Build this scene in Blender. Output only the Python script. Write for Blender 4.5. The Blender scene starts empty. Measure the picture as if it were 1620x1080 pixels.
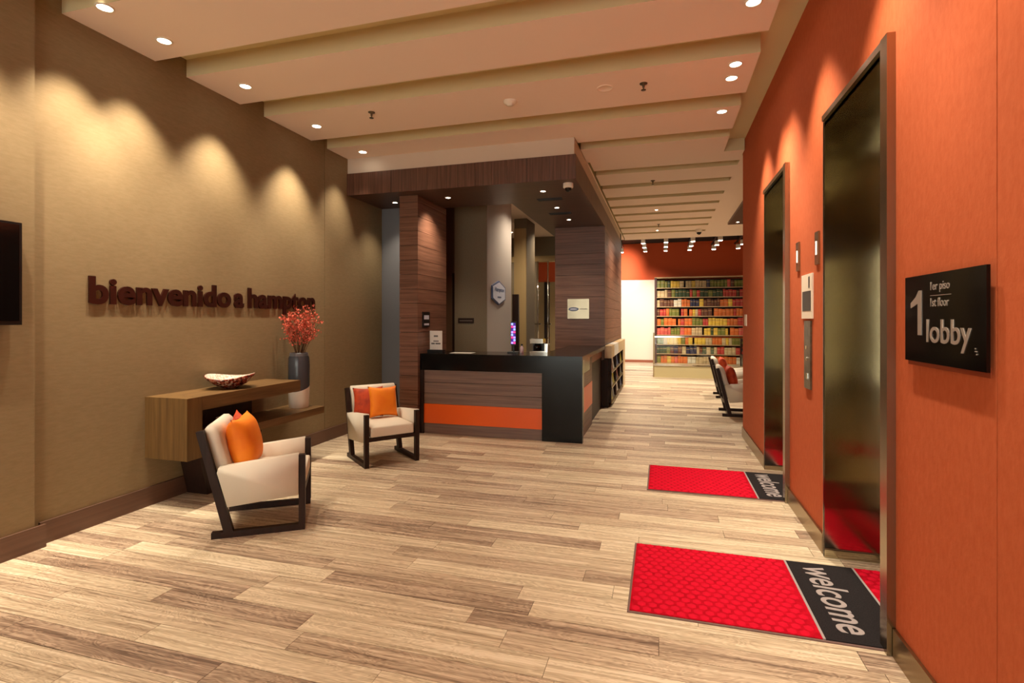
import bpy, bmesh, math, random
from mathutils import Vector, Matrix, noise
random.seed(7)
C = bpy.context.scene.collection
PI = math.pi

# ------------------------------------------------------------------ camera, world, exposure
sc = bpy.context.scene
cam_d = bpy.data.cameras.new('camera'); cam = bpy.data.objects.new('camera', cam_d); C.objects.link(cam)
cam.location = (0, 0, 1.5); cam.rotation_euler = (PI/2, 0, math.radians(16.07))
cam_d.sensor_width = 36; cam_d.lens = 823/1620*36; cam_d.shift_y = -35/1620; cam_d.clip_start = .05
sc.camera = cam
w = bpy.data.worlds.new('world'); sc.world = w; w.use_nodes = True
w.node_tree.nodes['Background'].inputs[0].default_value = (1.0, .96, .88, 1)
w.node_tree.nodes['Background'].inputs[1].default_value = 4.5
sc.view_settings.view_transform = 'Standard'; sc.view_settings.look = 'None'
sc.view_settings.gamma = 1; sc.view_settings.use_curve_mapping = False
sc.view_settings.exposure = 0.5
sc.cycles.use_denoising = True
sc.cycles.max_bounces = 10; sc.cycles.diffuse_bounces = 6; sc.cycles.glossy_bounces = 9
sc.cycles.sample_clamp_indirect = 6; sc.cycles.caustics_reflective = False

WARM = (1.0, .83, .62); WARM2 = (1.0, .88, .74)
def spot(x, y, z, power, cone, blend=.8, tilt=(0, 0), col=WARM, r=.03, name='downlight_beam'):
    l = bpy.data.lights.new(name, 'SPOT'); l.energy = power; l.spot_size = math.radians(cone); l.spot_blend = blend
    l.color = col; l.shadow_soft_size = r
    o = bpy.data.objects.new(name, l); C.objects.link(o); o.location = (x, y, z)
    d = Vector((tilt[0], tilt[1], -1)); o.rotation_euler = d.to_track_quat('-Z', 'Y').to_euler()
    return o

# ------------------------------------------------------------------ materials
def lin(c):
    return tuple(((v/255)/12.92 if v/255 <= .04045 else ((v/255+.055)/1.055)**2.4) for v in c) + (1,)
MATS = {}
def mat(name, rgb, rough=.5, metal=0, emit=None, estr=0, bump=0, bscale=(40, 40, 40), var=0, coat=0, spec=.5, rgb2=None, detail=3, world=False, aniso=0, vscale=None):
    """principled material; rgb2/var: second colour mixed by stretched noise; bump: relief from the same stretched noise"""
    if name in MATS: return MATS[name]
    m = bpy.data.materials.new(name); m.use_nodes = True; nt = m.node_tree; b = nt.nodes['Principled BSDF']
    b.inputs['Base Color'].default_value = lin(rgb); b.inputs['Roughness'].default_value = rough
    b.inputs['Metallic'].default_value = metal; b.inputs['Specular IOR Level'].default_value = spec
    if coat: b.inputs['Coat Weight'].default_value = coat; b.inputs['Coat Roughness'].default_value = .05
    if emit: b.inputs['Emission Color'].default_value = lin(emit); b.inputs['Emission Strength'].default_value = estr
    if bump or rgb2:
        if world:
            g = nt.nodes.new('ShaderNodeNewGeometry'); src = g.outputs['Position']
        else:
            g = nt.nodes.new('ShaderNodeTexCoord'); src = g.outputs['Object']
        def nz(scale, det):
            mp = nt.nodes.new('ShaderNodeVectorMath'); mp.operation = 'MULTIPLY'; mp.inputs[1].default_value = scale
            nt.links.new(src, mp.inputs[0])
            n = nt.nodes.new('ShaderNodeTexNoise'); n.inputs['Scale'].default_value = 1; n.inputs['Detail'].default_value = det
            n.inputs['Roughness'].default_value = .6
            nt.links.new(mp.outputs[0], n.inputs['Vector']); return n
        if rgb2:
            n = nz(vscale or bscale, detail); r = nt.nodes.new('ShaderNodeValToRGB')
            r.color_ramp.elements[0].position = .34; r.color_ramp.elements[1].position = .66
            r.color_ramp.elements[0].color = lin(rgb); r.color_ramp.elements[1].color = lin(rgb2)
            nt.links.new(n.outputs['Fac'], r.inputs[0]); nt.links.new(r.outputs[0], b.inputs['Base Color'])
        if bump:
            n = nz(bscale, detail); bp = nt.nodes.new('ShaderNodeBump'); bp.inputs['Strength'].default_value = bump
            bp.inputs['Distance'].default_value = .003
            nt.links.new(n.outputs['Fac'], bp.inputs['Height']); nt.links.new(bp.outputs[0], b.inputs['Normal'])
    MATS[name] = m; return m

def floor_mat():
    m = bpy.data.materials.new('oak_plank'); m.use_nodes = True; nt = m.node_tree; N = nt.nodes; L = nt.links
    b = N['Principled BSDF']
    g = N.new('ShaderNodeNewGeometry'); oi = N.new('ShaderNodeObjectInfo')
    add = N.new('ShaderNodeMath'); add.operation = 'ADD'; L.new(g.outputs['Random Per Island'], add.inputs[0]); L.new(oi.outputs['Random'], add.inputs[1])
    fr = N.new('ShaderNodeMath'); fr.operation = 'FRACT'; L.new(add.outputs[0], fr.inputs[0])
    # grain: stretched noise, shifted by the board's own random number
    sh = N.new('ShaderNodeMath'); sh.operation = 'MULTIPLY'; sh.inputs[1].default_value = 37; L.new(fr.outputs[0], sh.inputs[0])
    cb = N.new('ShaderNodeCombineXYZ'); L.new(sh.outputs[0], cb.inputs[0]); L.new(sh.outputs[0], cb.inputs[2])
    ps = N.new('ShaderNodeVectorMath'); ps.operation = 'ADD'; L.new(g.outputs['Position'], ps.inputs[0]); L.new(cb.outputs[0], ps.inputs[1])
    def nz(s, det, dist=0):
        mp = N.new('ShaderNodeVectorMath'); mp.operation = 'MULTIPLY'; mp.inputs[1].default_value = s; L.new(ps.outputs[0], mp.inputs[0])
        n = N.new('ShaderNodeTexNoise'); n.inputs['Scale'].default_value = 1; n.inputs['Detail'].default_value = det
        n.inputs['Roughness'].default_value = .6; n.inputs['Distortion'].default_value = dist; L.new(mp.outputs[0], n.inputs['Vector']); return n
    n1 = nz((1.3, 46, 1), 4, .8); n2 = nz((2.2, 11, 1), 2, 2.2)
    # cathedral rings: fract of a smooth field
    ri = N.new('ShaderNodeMath'); ri.operation = 'MULTIPLY'; ri.inputs[1].default_value = 9; L.new(n2.outputs['Fac'], ri.inputs[0])
    pp = N.new('ShaderNodeMath'); pp.operation = 'PINGPONG'; pp.inputs[1].default_value = .5; L.new(ri.outputs[0], pp.inputs[0])
    mx = N.new('ShaderNodeMath'); mx.operation = 'MULTIPLY_ADD'; mx.inputs[1].default_value = .32; L.new(pp.outputs[0], mx.inputs[0]); L.new(n1.outputs['Fac'], mx.inputs[2])
    tn = N.new('ShaderNodeMath'); tn.operation = 'MULTIPLY_ADD'; tn.inputs[1].default_value = .30; L.new(fr.outputs[0], tn.inputs[0]); L.new(mx.outputs[0], tn.inputs[2])
    r = N.new('ShaderNodeValToRGB'); e = r.color_ramp.elements
    e[0].position = .42; e[0].color = lin((104, 86, 70)); e[1].position = .98; e[1].color = lin((232, 217, 194))
    a = e.new(.58); a.color = lin((152, 132, 110)); a = e.new(.70); a.color = lin((184, 165, 140)); a = e.new(.84); a.color = lin((208, 190, 163))
    L.new(tn.outputs[0], r.inputs[0])
    hs = N.new('ShaderNodeHueSaturation'); L.new(r.outputs[0], hs.inputs['Color'])
    hv = N.new('ShaderNodeMath'); hv.operation = 'MULTIPLY_ADD'; hv.inputs[1].default_value = .02; hv.inputs[2].default_value = .488
    L.new(fr.outputs[0], hv.inputs[0]); L.new(hv.outputs[0], hs.inputs['Hue'])
    L.new(hs.outputs[0], b.inputs['Base Color'])
    b.inputs['Roughness'].default_value = .42; b.inputs['Specular IOR Level'].default_value = .45
    bp = N.new('ShaderNodeBump'); bp.inputs['Strength'].default_value = .15; bp.inputs['Distance'].default_value = .002
    L.new(mx.outputs[0], bp.inputs['Height']); L.new(bp.outputs[0], b.inputs['Normal'])
    return m
M_FLOOR = floor_mat()
M_GROUT = mat('floor_gap', (90, 74, 58), .8)

def steel_mat(name, rgb, rough, bx, bz, strength):
    """brushed sheet: fine vertical-running relief so highlights smear sideways, plus slow waviness"""
    m = bpy.data.materials.new(name); m.use_nodes = True; nt = m.node_tree; N = nt.nodes; L = nt.links
    b = N['Principled BSDF']; b.inputs['Base Color'].default_value = lin(rgb); b.inputs['Metallic'].default_value = 1
    if name == 'reveal_steel':
        b.inputs['Anisotropic'].default_value = .93; tg = N.new('ShaderNodeTangent'); tg.direction_type = 'RADIAL'; tg.axis = 'Z'; L.new(tg.outputs[0], b.inputs['Tangent'])
    b.inputs['Roughness'].default_value = rough
    g = N.new('ShaderNodeNewGeometry')
    def nz(s, det):
        mp = N.new('ShaderNodeVectorMath'); mp.operation = 'MULTIPLY'; mp.inputs[1].default_value = s; L.new(g.outputs['Position'], mp.inputs[0])
        n = N.new('ShaderNodeTexNoise'); n.inputs['Scale'].default_value = 1; n.inputs['Detail'].default_value = det; L.new(mp.outputs[0], n.inputs['Vector']); return n
    n1 = nz((bx, bx, bz), 2); n2 = nz((2.5, 2.5, 2.0), 1)
    b1 = N.new('ShaderNodeBump'); b1.inputs['Strength'].default_value = strength; b1.inputs['Distance'].default_value = .001; L.new(n1.outputs['Fac'], b1.inputs['Height'])
    b2 = N.new('ShaderNodeBump'); b2.inputs['Strength'].default_value = .25; b2.inputs['Distance'].default_value = .02; L.new(n2.outputs['Fac'], b2.inputs['Height']); L.new(b1.outputs[0], b2.inputs['Normal'])
    L.new(b2.outputs[0], b.inputs['Normal'])
    return m

M_WALLCLOTH = mat('olive_grasscloth', (130, 112, 82), .75, bump=.15, bscale=(90, 60, 200), rgb2=(137, 119, 89), vscale=(30, 16, 70), detail=5, spec=.25, world=True)
M_RED = mat('burnt_orange_wall', (188, 92, 52), .85, bump=.25, bscale=(60, 60, 60), rgb2=(196, 100, 60), vscale=(18, 40, 18), spec=.25, world=True)
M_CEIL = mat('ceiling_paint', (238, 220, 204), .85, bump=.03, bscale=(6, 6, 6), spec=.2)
M_CEIL2 = mat('cove_paint', (216, 204, 160), .85, bump=.03, bscale=(6, 6, 6), spec=.2)  # upper slab, yellower than the dropped panels
M_EDGE = mat('panel_edge_paint', (206, 192, 152), .85, bump=.03, bscale=(6, 6, 6), spec=.2)  # panel sides, darker and yellower than the undersides
M_BULK = mat('bulkhead_paint', (206, 192, 174), .85, bump=.02)
M_WHITE = mat('white_paint', (236, 226, 208), .8, bump=.02)
M_ORANGEWALL = mat('orange_back_wall', (205, 78, 22), .7, bump=.1, bscale=(30, 30, 30))
M_BLACKC = mat('black_ceiling', (18, 18, 19), .8, bump=.1)
M_WOODH = mat('walnut_horizontal', (92, 60, 46), .42, bump=.15, bscale=(3, 3, 120), rgb2=(126, 88, 70), vscale=(1.5, 1.5, 45), detail=4, world=True)
M_WOODV = mat('walnut_vertical', (72, 46, 34), .42, bump=.15, bscale=(120, 120, 3), rgb2=(108, 74, 58), vscale=(38, 38, 1.2), detail=4, world=True)
M_GAP = mat('joint_shadow', (40, 26, 20), .8, bump=.1)  # dark brown backing seen through the joints
M_SOFFIT = mat('canopy_soffit_wood', (70, 48, 38), .38, bump=.1, bscale=(3, 60, 3), rgb2=(84, 60, 48), vscale=(1.5, 14, 2), world=True)
M_CONSOLE = mat('oak_console', (92, 68, 38), .5, spec=.3, bump=.15, bscale=(60, 60, 3), rgb2=(118, 90, 52), vscale=(26, 26, 1.5), detail=4, world=True)
M_CONSOLET = mat('oak_console_top', (92, 68, 40), .5, spec=.3, bump=.12, bscale=(60, 3, 60), rgb2=(118, 90, 54), vscale=(30, 1.6, 30), detail=4, world=True)
M_DARKWOOD = mat('espresso_wood', (38, 24, 19), .45, bump=.12, bscale=(60, 60, 4), rgb2=(48, 31, 25), vscale=(30, 30, 2), spec=.2)
M_BASE = mat('brown_skirting', (92, 66, 52), .5, bump=.1, bscale=(30, 3, 60), rgb2=(104, 76, 60), vscale=(20, 1, 50), world=True)
M_UPH = mat('cream_upholstery', (222, 213, 197), .75, bump=.15, bscale=(220, 220, 220), spec=.3)
M_ORCUSH = mat('orange_velvet', (246, 142, 14), .7, bump=.2, bscale=(160, 160, 160), rgb2=(236, 120, 10), vscale=(5, 5, 5))
M_RUST = mat('rust_velvet', (196, 66, 12), .7, bump=.25, bscale=(120, 120, 120), rgb2=(150, 44, 10), vscale=(12, 12, 12))
M_GRANITE = mat('black_granite', (10, 9, 10), .16, bump=.0, rgb2=(18, 16, 16), vscale=(90, 90, 90), spec=.22)
M_ORPANEL = mat('orange_laminate', (236, 96, 14), .35, bump=.02)
M_BLUEGREY = mat('blue_grey_wall', (112, 114, 120), .6, bump=.1, bscale=(60, 60, 60))
M_OLIVE = mat('olive_column', (112, 98, 76), .7, bump=.2, bscale=(80, 80, 160), rgb2=(120, 106, 84), vscale=(50, 50, 90), world=True)
M_GREYCOL = mat('grey_column', (158, 150, 144), .6, bump=.1, bscale=(80, 80, 120))
M_TAN = mat('tan_wall', (168, 142, 96), .7, bump=.1)
M_STEELP = steel_mat('reveal_steel', (186, 176, 152), .11, 260, 1.5, .06)
M_STEEL = steel_mat('frame_steel', (160, 148, 126), .26, 200, 200, .15)
M_STEELB = steel_mat('skirting_steel', (158, 138, 104), .3, 120, 120, .2)
M_CHROME = mat('chrome', (225, 222, 215), .08, 1, bump=.01)
M_BLACK = mat('black_plastic', (12, 12, 13), .35, bump=.03)
M_GLOSSBLK = mat('gloss_black', (12, 9, 9), .1, spec=.3, bump=.005)
M_COPPER = mat('copper_mirror_letter', (84, 46, 38), .3, .75, bump=.01)
M_SIGNTXT = mat('silver_sign_lettering', (176, 164, 154), .4, .4, bump=.01)
M_MATRED = mat('red_mat_pile', (196, 10, 38), .9, bump=.4, bscale=(500, 500, 500), rgb2=(168, 4, 28), vscale=(30, 30, 30), spec=.1)
M_MATRED2 = mat('red_mat_dome', (210, 18, 48), .9, bump=.4, bscale=(500, 500, 500), spec=.1)
M_MATBLK = mat('charcoal_mat_pile', (34, 31, 33), .95, bump=.5, bscale=(500, 500, 500), rgb2=(46, 42, 44), vscale=(200, 200, 200), spec=.1)
M_MATGREY = mat('grey_mat_pile', (168, 158, 158), .95, bump=.4, bscale=(500, 500, 500), spec=.1)
M_RUBBER = mat('mat_rubber_edge', (118, 92, 86), .8, bump=.1)
M_LAMP = mat('lamp_lens', (255, 240, 215), .4, emit=(255, 244, 224), estr=14)
M_TRIM = mat('lamp_trim_white', (232, 222, 205), .5, bump=.01)
M_GLASS = bpy.data.materials.new('clear_glass'); M_GLASS.use_nodes = True
nt = M_GLASS.node_tree; nt.nodes.remove(nt.nodes['Principled BSDF'])
a1 = nt.nodes.new('ShaderNodeBsdfTransparent'); a1.inputs[0].default_value = (.93, .95, .93, 1); a2 = nt.nodes.new('ShaderNodeBsdfGlossy'); a2.inputs['Roughness'].default_value = .03
fz = nt.nodes.new('ShaderNodeFresnel'); ms = nt.nodes.new('ShaderNodeMixShader')
nt.links.new(fz.outputs[0], ms.inputs[0]); nt.links.new(a1.outputs[0], ms.inputs[1]); nt.links.new(a2.outputs[0], ms.inputs[2])
nt.links.new(ms.outputs[0], nt.nodes['Material Output'].inputs[0])

# ------------------------------------------------------------------ mesh helpers
def link(name, me, m=None, parent=None):
    o = bpy.data.objects.new(name, me); C.objects.link(o)
    if m is not None:
        for x in (m if isinstance(m, (list, tuple)) else [m]): me.materials.append(x)
    if parent: o.parent = parent
    return o
def obj(name, bm, m, parent=None, smooth=False, bevel=0, seg=2):
    if bevel:
        bmesh.ops.bevel(bm, geom=[e for e in bm.edges if e.calc_face_angle(0) > .6], offset=bevel, segments=seg, affect='EDGES', profile=.5)
    me = bpy.data.meshes.new(name); bmesh.ops.recalc_face_normals(bm, faces=bm.faces[:]); bm.to_mesh(me); bm.free()
    if smooth: me.polygons.foreach_set('use_smooth', [True]*len(me.polygons))
    return link(name, me, m, parent)
def BM(): return bmesh.new()
def bx(bm, x0, x1, y0, y1, z0, z1, mi=0):
    v = [bm.verts.new(p) for p in ((x0,y0,z0),(x1,y0,z0),(x1,y1,z0),(x0,y1,z0),(x0,y0,z1),(x1,y0,z1),(x1,y1,z1),(x0,y1,z1))]
    for f in ((0,3,2,1),(4,5,6,7),(0,1,5,4),(1,2,6,5),(2,3,7,6),(3,0,4,7)):
        F = bm.faces.new([v[i] for i in f]); F.material_index = mi
    return v
def box(name, x0, x1, y0, y1, z0, z1, m, parent=None, bevel=0, loc=None):
    bm = BM(); bx(bm, x0, x1, y0, y1, z0, z1)
    return obj(name, bm, m, parent, bevel=bevel)
def prism(bm, pts, axis, a0, a1):
    """extrude 2-D polygon along axis: axis 'y' -> pts are (x,z); 'x' -> (y,z); 'z' -> (x,y)"""
    def P(p, a): return (p[0], a, p[1]) if axis == 'y' else ((a, p[0], p[1]) if axis == 'x' else (p[0], p[1], a))
    A = [bm.verts.new(P(p, a0)) for p in pts]; B = [bm.verts.new(P(p, a1)) for p in pts]
    bm.faces.new(A); bm.faces.new(B[::-1]); n = len(pts)
    for i in range(n): bm.faces.new((A[i], B[i], B[(i+1) % n], A[(i+1) % n]))
def lathe(bm, prof, n=32, cx=0, cy=0, z=0):
    rings = []
    for r, h in prof:
        if r < 1e-5: rings.append([bm.verts.new((cx, cy, z+h))])
        else: rings.append([bm.verts.new((cx+r*math.cos(2*PI*i/n), cy+r*math.sin(2*PI*i/n), z+h)) for i in range(n)])
    for a, b in zip(rings, rings[1:]):
        for i in range(n):
            j = (i+1) % n
            if len(a) == 1 and len(b) == 1: continue
            if len(a) == 1: bm.faces.new((a[0], b[i], b[j]))
            elif len(b) == 1: bm.faces.new((a[i], a[j], b[0]))
            else: bm.faces.new((a[i], a[j], b[j], b[i]))
def tube(bm, pts, r0, r1=None, n=8):
    r1 = r0 if r1 is None else r1; rings = []
    for k, p in enumerate(pts):
        p = Vector(p); q = Vector(pts[min(k+1, len(pts)-1)]) - Vector(pts[max(k-1, 0)]); q.normalize()
        a = q.orthogonal().normalized(); b = q.cross(a); r = r0+(r1-r0)*k/max(1, len(pts)-1)
        rings.append([bm.verts.new(p+r*(math.cos(2*PI*i/n)*a+math.sin(2*PI*i/n)*b)) for i in range(n)])
    for a, b in zip(rings, rings[1:]):
        for i in range(n): bm.faces.new((a[i], a[(i+1) % n], b[(i+1) % n], b[i]))
    bm.faces.new(rings[0][::-1]); bm.faces.new(rings[-1])
def thing(name, label, cat, loc=(0, 0, 0), rz=0, group=None):
    o = bpy.data.objects.new(name, None); C.objects.link(o); o.location = loc; o.rotation_euler = (0, 0, rz)
    o.empty_display_size = .1; return tag(o, label, cat, group)
def tag(o, label, cat, group=None):
    o['label'] = label; o['category'] = cat
    if group: o['group'] = group
    return o
def struct(o, label=None, cat=None):
    o['kind'] = 'structure'
    if label: o['label'] = label
    if cat: o['category'] = cat
    return o
def dup(root, loc, rz, label, group=None):
    r = root.copy(); C.objects.link(r); r.location = loc; r.rotation_euler = (0, 0, rz); r['label'] = label
    if group: r['group'] = group
    for ch in list(root.children):
        c = ch.copy(); C.objects.link(c); c.parent = r
        for g in ch.children:
            d = g.copy(); C.objects.link(d); d.parent = c
    return r
def text_mesh(s, bold=0, extrude=.004, shear=0, bevel=0):
    cu = bpy.data.curves.new('txt', 'FONT'); cu.body = s; cu.size = 1; cu.offset = bold; cu.extrude = extrude; cu.shear = shear
    cu.resolution_u = 5
    o = bpy.data.objects.new('txt', cu); C.objects.link(o)
    bpy.context.view_layer.update()
    me = bpy.data.meshes.new_from_object(o.evaluated_get(bpy.context.evaluated_depsgraph_get()))
    bpy.data.objects.remove(o); bpy.data.curves.remove(cu); return me
def place_text(name, s, org, xd, yd, w=None, h=None, m=None, parent=None, bold=0, depth=.004, shear=0):
    """lettering lying in the plane of xd/yd with its lower-left at org; w/h: overall size"""
    me = text_mesh(s, bold, .5, shear)
    vs = [v.co for v in me.vertices]
    x0 = min(v.x for v in vs); x1 = max(v.x for v in vs); y0 = min(v.y for v in vs); y1 = max(v.y for v in vs)
    sx = w/(x1-x0) if w else h/(y1-y0); sy = h/(y1-y0) if h else sx
    xd = Vector(xd); yd = Vector(yd); zd = xd.cross(yd)
    for v in me.vertices:
        c = v.co.copy(); v.co = Vector(org) + xd*((c.x-x0)*sx) + yd*((c.y-y0)*sy) + zd*((c.z+.5)*depth)
    return link(name, me, m, parent)

# ================================================================== ROOM SHELL
XL, XR = -3.98, 1.0
ZC, ZU = 3.61, 3.76
# floor: a dark sub-floor with every board its own piece
floor = struct(box('floor', -5.3, 6.2, -5, 19, -.12, -.012, M_GROUT), 'pale greige oak plank floor of the lobby')
PW = .142
def plank_rows(y0, y1, x0, x1, seed):
    rnd = random.Random(seed); out = []; y = y0
    while y < y1:
        x = x0 - rnd.random()*1.2
        while x < x1:
            xe = x + rnd.choice((.92, 1.22, 1.22, 1.5)); a, b = max(x, x0), min(xe, x1)
            if b-a > .06: out.append((a, b, y, min(y+PW, y1)))
            x = xe
        y += PW
    return out
pm = bpy.data.meshes.new('plank'); b_ = BM(); bx(b_, -.5, .5, -.5, .5, -1, 0); b_.to_mesh(pm); b_.free(); pm.materials.append(M_FLOOR)
near = plank_rows(1.7, 14*PW*2+6.0, -4.0, 1.42, 3)
allp = sorted(near, key=lambda p: p[2])
singles, rest = allp[:298], allp[298:]
for a, b, y0, y1 in singles:
    o = bpy.data.objects.new('plank', pm); C.objects.link(o); o.parent = floor
    o.location = ((a+b)/2, (y0+y1)/2, 0); o.scale = (b-a-.0025, y1-y0-.0025, .012)
yend = max(p[3] for p in allp)
rest += plank_rows(yend, 19, -5.2, 6.1, 5) + plank_rows(-4.9, 1.7, -4.0, 1.42, 9) + plank_rows(7.3, yend, 1.42, 6.1, 11)
bm = BM()
for a, b, y0, y1 in rest: bx(bm, a+.00125, b-.00125, y0+.00125, y1-.00125, -.012, 0)
o = obj('plank_field', bm, M_FLOOR, floor); o['kind'] = 'stuff'

# left wall with papered panels
wl = struct(box('wall_left', XL-.2, XL-.006, 2.40, 7.0, 0, ZU, M_GAP), 'olive woven wall behind the console table')
o = box('wall_panel', XL-.006, XL, 2.40, 5.498, 0, ZU, M_WALLCLOTH, wl); o = box('wall_panel', XL-.006, XL, 5.504, 6.86, 0, ZU, M_WALLCLOTH, wl)
wl2 = struct(box('wall_left_front', XL-.2, -3.925, -5, 2.395, 0, ZU, M_WALLCLOTH), 'olive woven wall section carrying the television')
bb = struct(box('baseboard_left', XL, XL+.018, 2.45, 6.86, 0, .15, M_BASE, bevel=.003))
bb = struct(box('baseboard_left_front', -3.925, -3.905, -5, 2.45, 0, .15, M_BASE, bevel=.003))
# passage end wall beside the pillar
struct(box('wall_passage', -4.2, -3.335, 6.87, 6.97, 0, ZU, M_BLUEGREY), 'blue grey wall strip between olive wall and wooden pillar')
struct(box('wall_left_far', -4.2, -4.1, 6.97, 13.0, 0, ZU, M_OLIVE)); struct(box('wall_left_far_rear', -5.3, -5.2, 13.0, 18.9, 0, 4.7, M_OLIVE)); struct(box('wall_office_rear', -5.3, -4.1, 12.9, 13.0, 0, ZU, M_OLIVE))
# right wall, built round the two lift openings
wr = struct(box('wall_right', XR+.008, XR+.2, -5, 1.967, 0, 3.9, M_GAP), 'burnt orange wall with the two lifts')
OH = 2.76
def wpan(y0, y1, z0, z1): box('wall_panel', XR, XR+.2, y0, y1, z0, z1, M_RED, wr)
box('wall_panel', XR, XR+.008, -5, 1.966, 0, 3.9, M_RED, wr)
wpan(1.972, 2.745, 0, 3.9); wpan(2.745, 3.73, OH, 3.9); wpan(3.73, 4.74, 0, 3.9); wpan(4.74, 5.72, OH, 3.9)
wpan(5.72, 7.24, 0, 3.9)
struct(box('wall_right_return', XR+.2, 6.2, 7.04, 7.24, 0, 3.9, M_RED))
for i, (a, b) in enumerate(((-5, 2.69), (3.75, 4.69), (5.74, 7.24))):
    struct(box('baseboard_right' + ('' if i == 0 else '_%d' % i), XR-.014, XR, a, b, 0, .125, M_STEELB, bevel=.002))
struct(box('wall_far_right', 6.1, 6.2, 7.24, 18.9, 0, 4.7, M_WHITE))
# far end
wb = struct(box('wall_back', -5.2, 6.2, 18.75, 18.9, 0, 4.7, M_ORANGEWALL), 'orange far wall above the bookcase')
box('white_panel', -2.1, -.24, 18.70, 18.75, .09, 2.87, M_WHITE, wb, bevel=.004)
box('grey_panel', -3.95, -2.11, 18.70, 18.75, .09, 2.87, M_TAN, wb, bevel=.004); box('dark_panel', -4.15, -3.96, 18.70, 18.75, .09, 2.87, M_GAP, wb); box('grey_panel', -5.1, -4.16, 18.70, 18.75, .09, 2.87, M_TAN, wb, bevel=.004)
struct(box('baseboard_back', -5.1, -.24, 18.68, 18.75, 0, .09, mat('far_skirting', (160, 96, 70), .5, bump=.1)))
# rear of the lobby, behind the camera: unseen glazed entrance added for fill light
wf = struct(box('wall_front', -4.2, 1.2, -5.2, -5, 3.0, 3.9, M_WHITE))
for i, x in enumerate((-4.0, -2.9, -1.6, -.3, .95)): struct(box('window_%d' % (i+1), x-.04, x+.04, -5.1, -5.02, 0, 3.0, M_BLACK))
box('window_pane', -4, 1, -5.06, -5.055, 0, 3.0, M_GLASS, wf)
# ceiling: upper slab + dropped panels
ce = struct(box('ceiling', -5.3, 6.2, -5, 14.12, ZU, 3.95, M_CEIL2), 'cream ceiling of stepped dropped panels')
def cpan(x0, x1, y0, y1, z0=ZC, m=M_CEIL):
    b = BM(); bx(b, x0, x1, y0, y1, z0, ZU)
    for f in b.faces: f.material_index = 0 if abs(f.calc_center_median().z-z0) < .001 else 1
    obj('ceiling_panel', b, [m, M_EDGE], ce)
XP = .75
ys = [(-4.9, -4.0), (-3.7, -2.95), (-2.65, -1.9), (-1.6, -.85), (-.55, .2), (.5, 1.25), (1.55, 2.29), (2.59, 3.28), (3.57, 4.17), (4.49, 5.25)]
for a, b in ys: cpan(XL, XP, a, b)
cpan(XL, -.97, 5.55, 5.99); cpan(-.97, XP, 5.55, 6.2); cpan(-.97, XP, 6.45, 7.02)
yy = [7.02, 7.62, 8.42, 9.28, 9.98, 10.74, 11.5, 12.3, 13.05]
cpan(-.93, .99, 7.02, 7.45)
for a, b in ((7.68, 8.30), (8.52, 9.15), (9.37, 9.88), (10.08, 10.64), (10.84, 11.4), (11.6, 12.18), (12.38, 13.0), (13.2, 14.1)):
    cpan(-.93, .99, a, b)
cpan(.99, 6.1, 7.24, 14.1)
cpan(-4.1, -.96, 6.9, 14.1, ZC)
struct(box('trim_1', -.95, 6.1, 14.1, 14.16, ZC-.0, 4.7, M_CEIL))
struct(box('ceiling_far', -5.3, 6.2, 14.16, 18.9, 4.15, 4.3, M_BLACKC), 'black open ceiling over the reading area')
so = struct(box('ceiling_soffit', 1.38, 6.1, 7.24, 12.2, ZC-.05, ZC, M_SOFFIT))

# ------------------------------------------------------------------ reception canopy
can = thing('reception_canopy', 'dark walnut canopy hanging under the ceiling above the black reception counter', 'canopy', (-2.4, 5.97, 3.13))
def L(o, root):      # keep world placement under a located root
    o.location = -Vector(root.location); o.parent = root; return o
def kid(name, root, bm_or_args, m, bevel=0, smooth=False):
    bm = bm_or_args
    if isinstance(bm, tuple):
        b = BM(); bx(b, *bm); bm = b
    o = obj(name, bm, m, None, bevel=bevel, smooth=smooth)
    o.parent = root
    o.matrix_parent_inverse = (Matrix.Translation(root.location) @ root.rotation_euler.to_matrix().to_4x4()).inverted()
    return o
CX0, CX1, CY, CZ0, CZ1 = XL, -.955, 5.97, 3.13, 3.41
kid('bulkhead', can, (CX0, CX1-.02, CY+.02, CY+.12, CZ1, ZC), M_BULK)
kid('bulkhead', can, (CX1-.1, CX1-.02, CY+.12, 12.9, CZ1, ZC), M_BULK)
kid('soffit_board', can, (CX0, CX1-.02, CY+.02, 7.06, CZ0, CZ1), M_SOFFIT)
kid('soffit_board', can, (-2.03, CX1-.02, 7.06, 12.9, CZ0, CZ1), M_SOFFIT)
x = CX0; rnd = random.Random(4)
while x < CX1 - .01:
    xe = min(CX1, x + rnd.choice((.2, .24, .28)))
    if CX1-xe < .08: xe = CX1
    kid('fascia_board', can, (x+.001, xe-.001, CY, CY+.02, CZ0-.005, CZ1), M_WOODV); x = xe
y = CY+.02
while y < 12.9:
    ye = min(12.9, y+.9); kid('fascia_board', can, (CX1-.02, CX1, y+.001, ye-.001, CZ0-.005, CZ1), M_WOODV); y = ye

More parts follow.
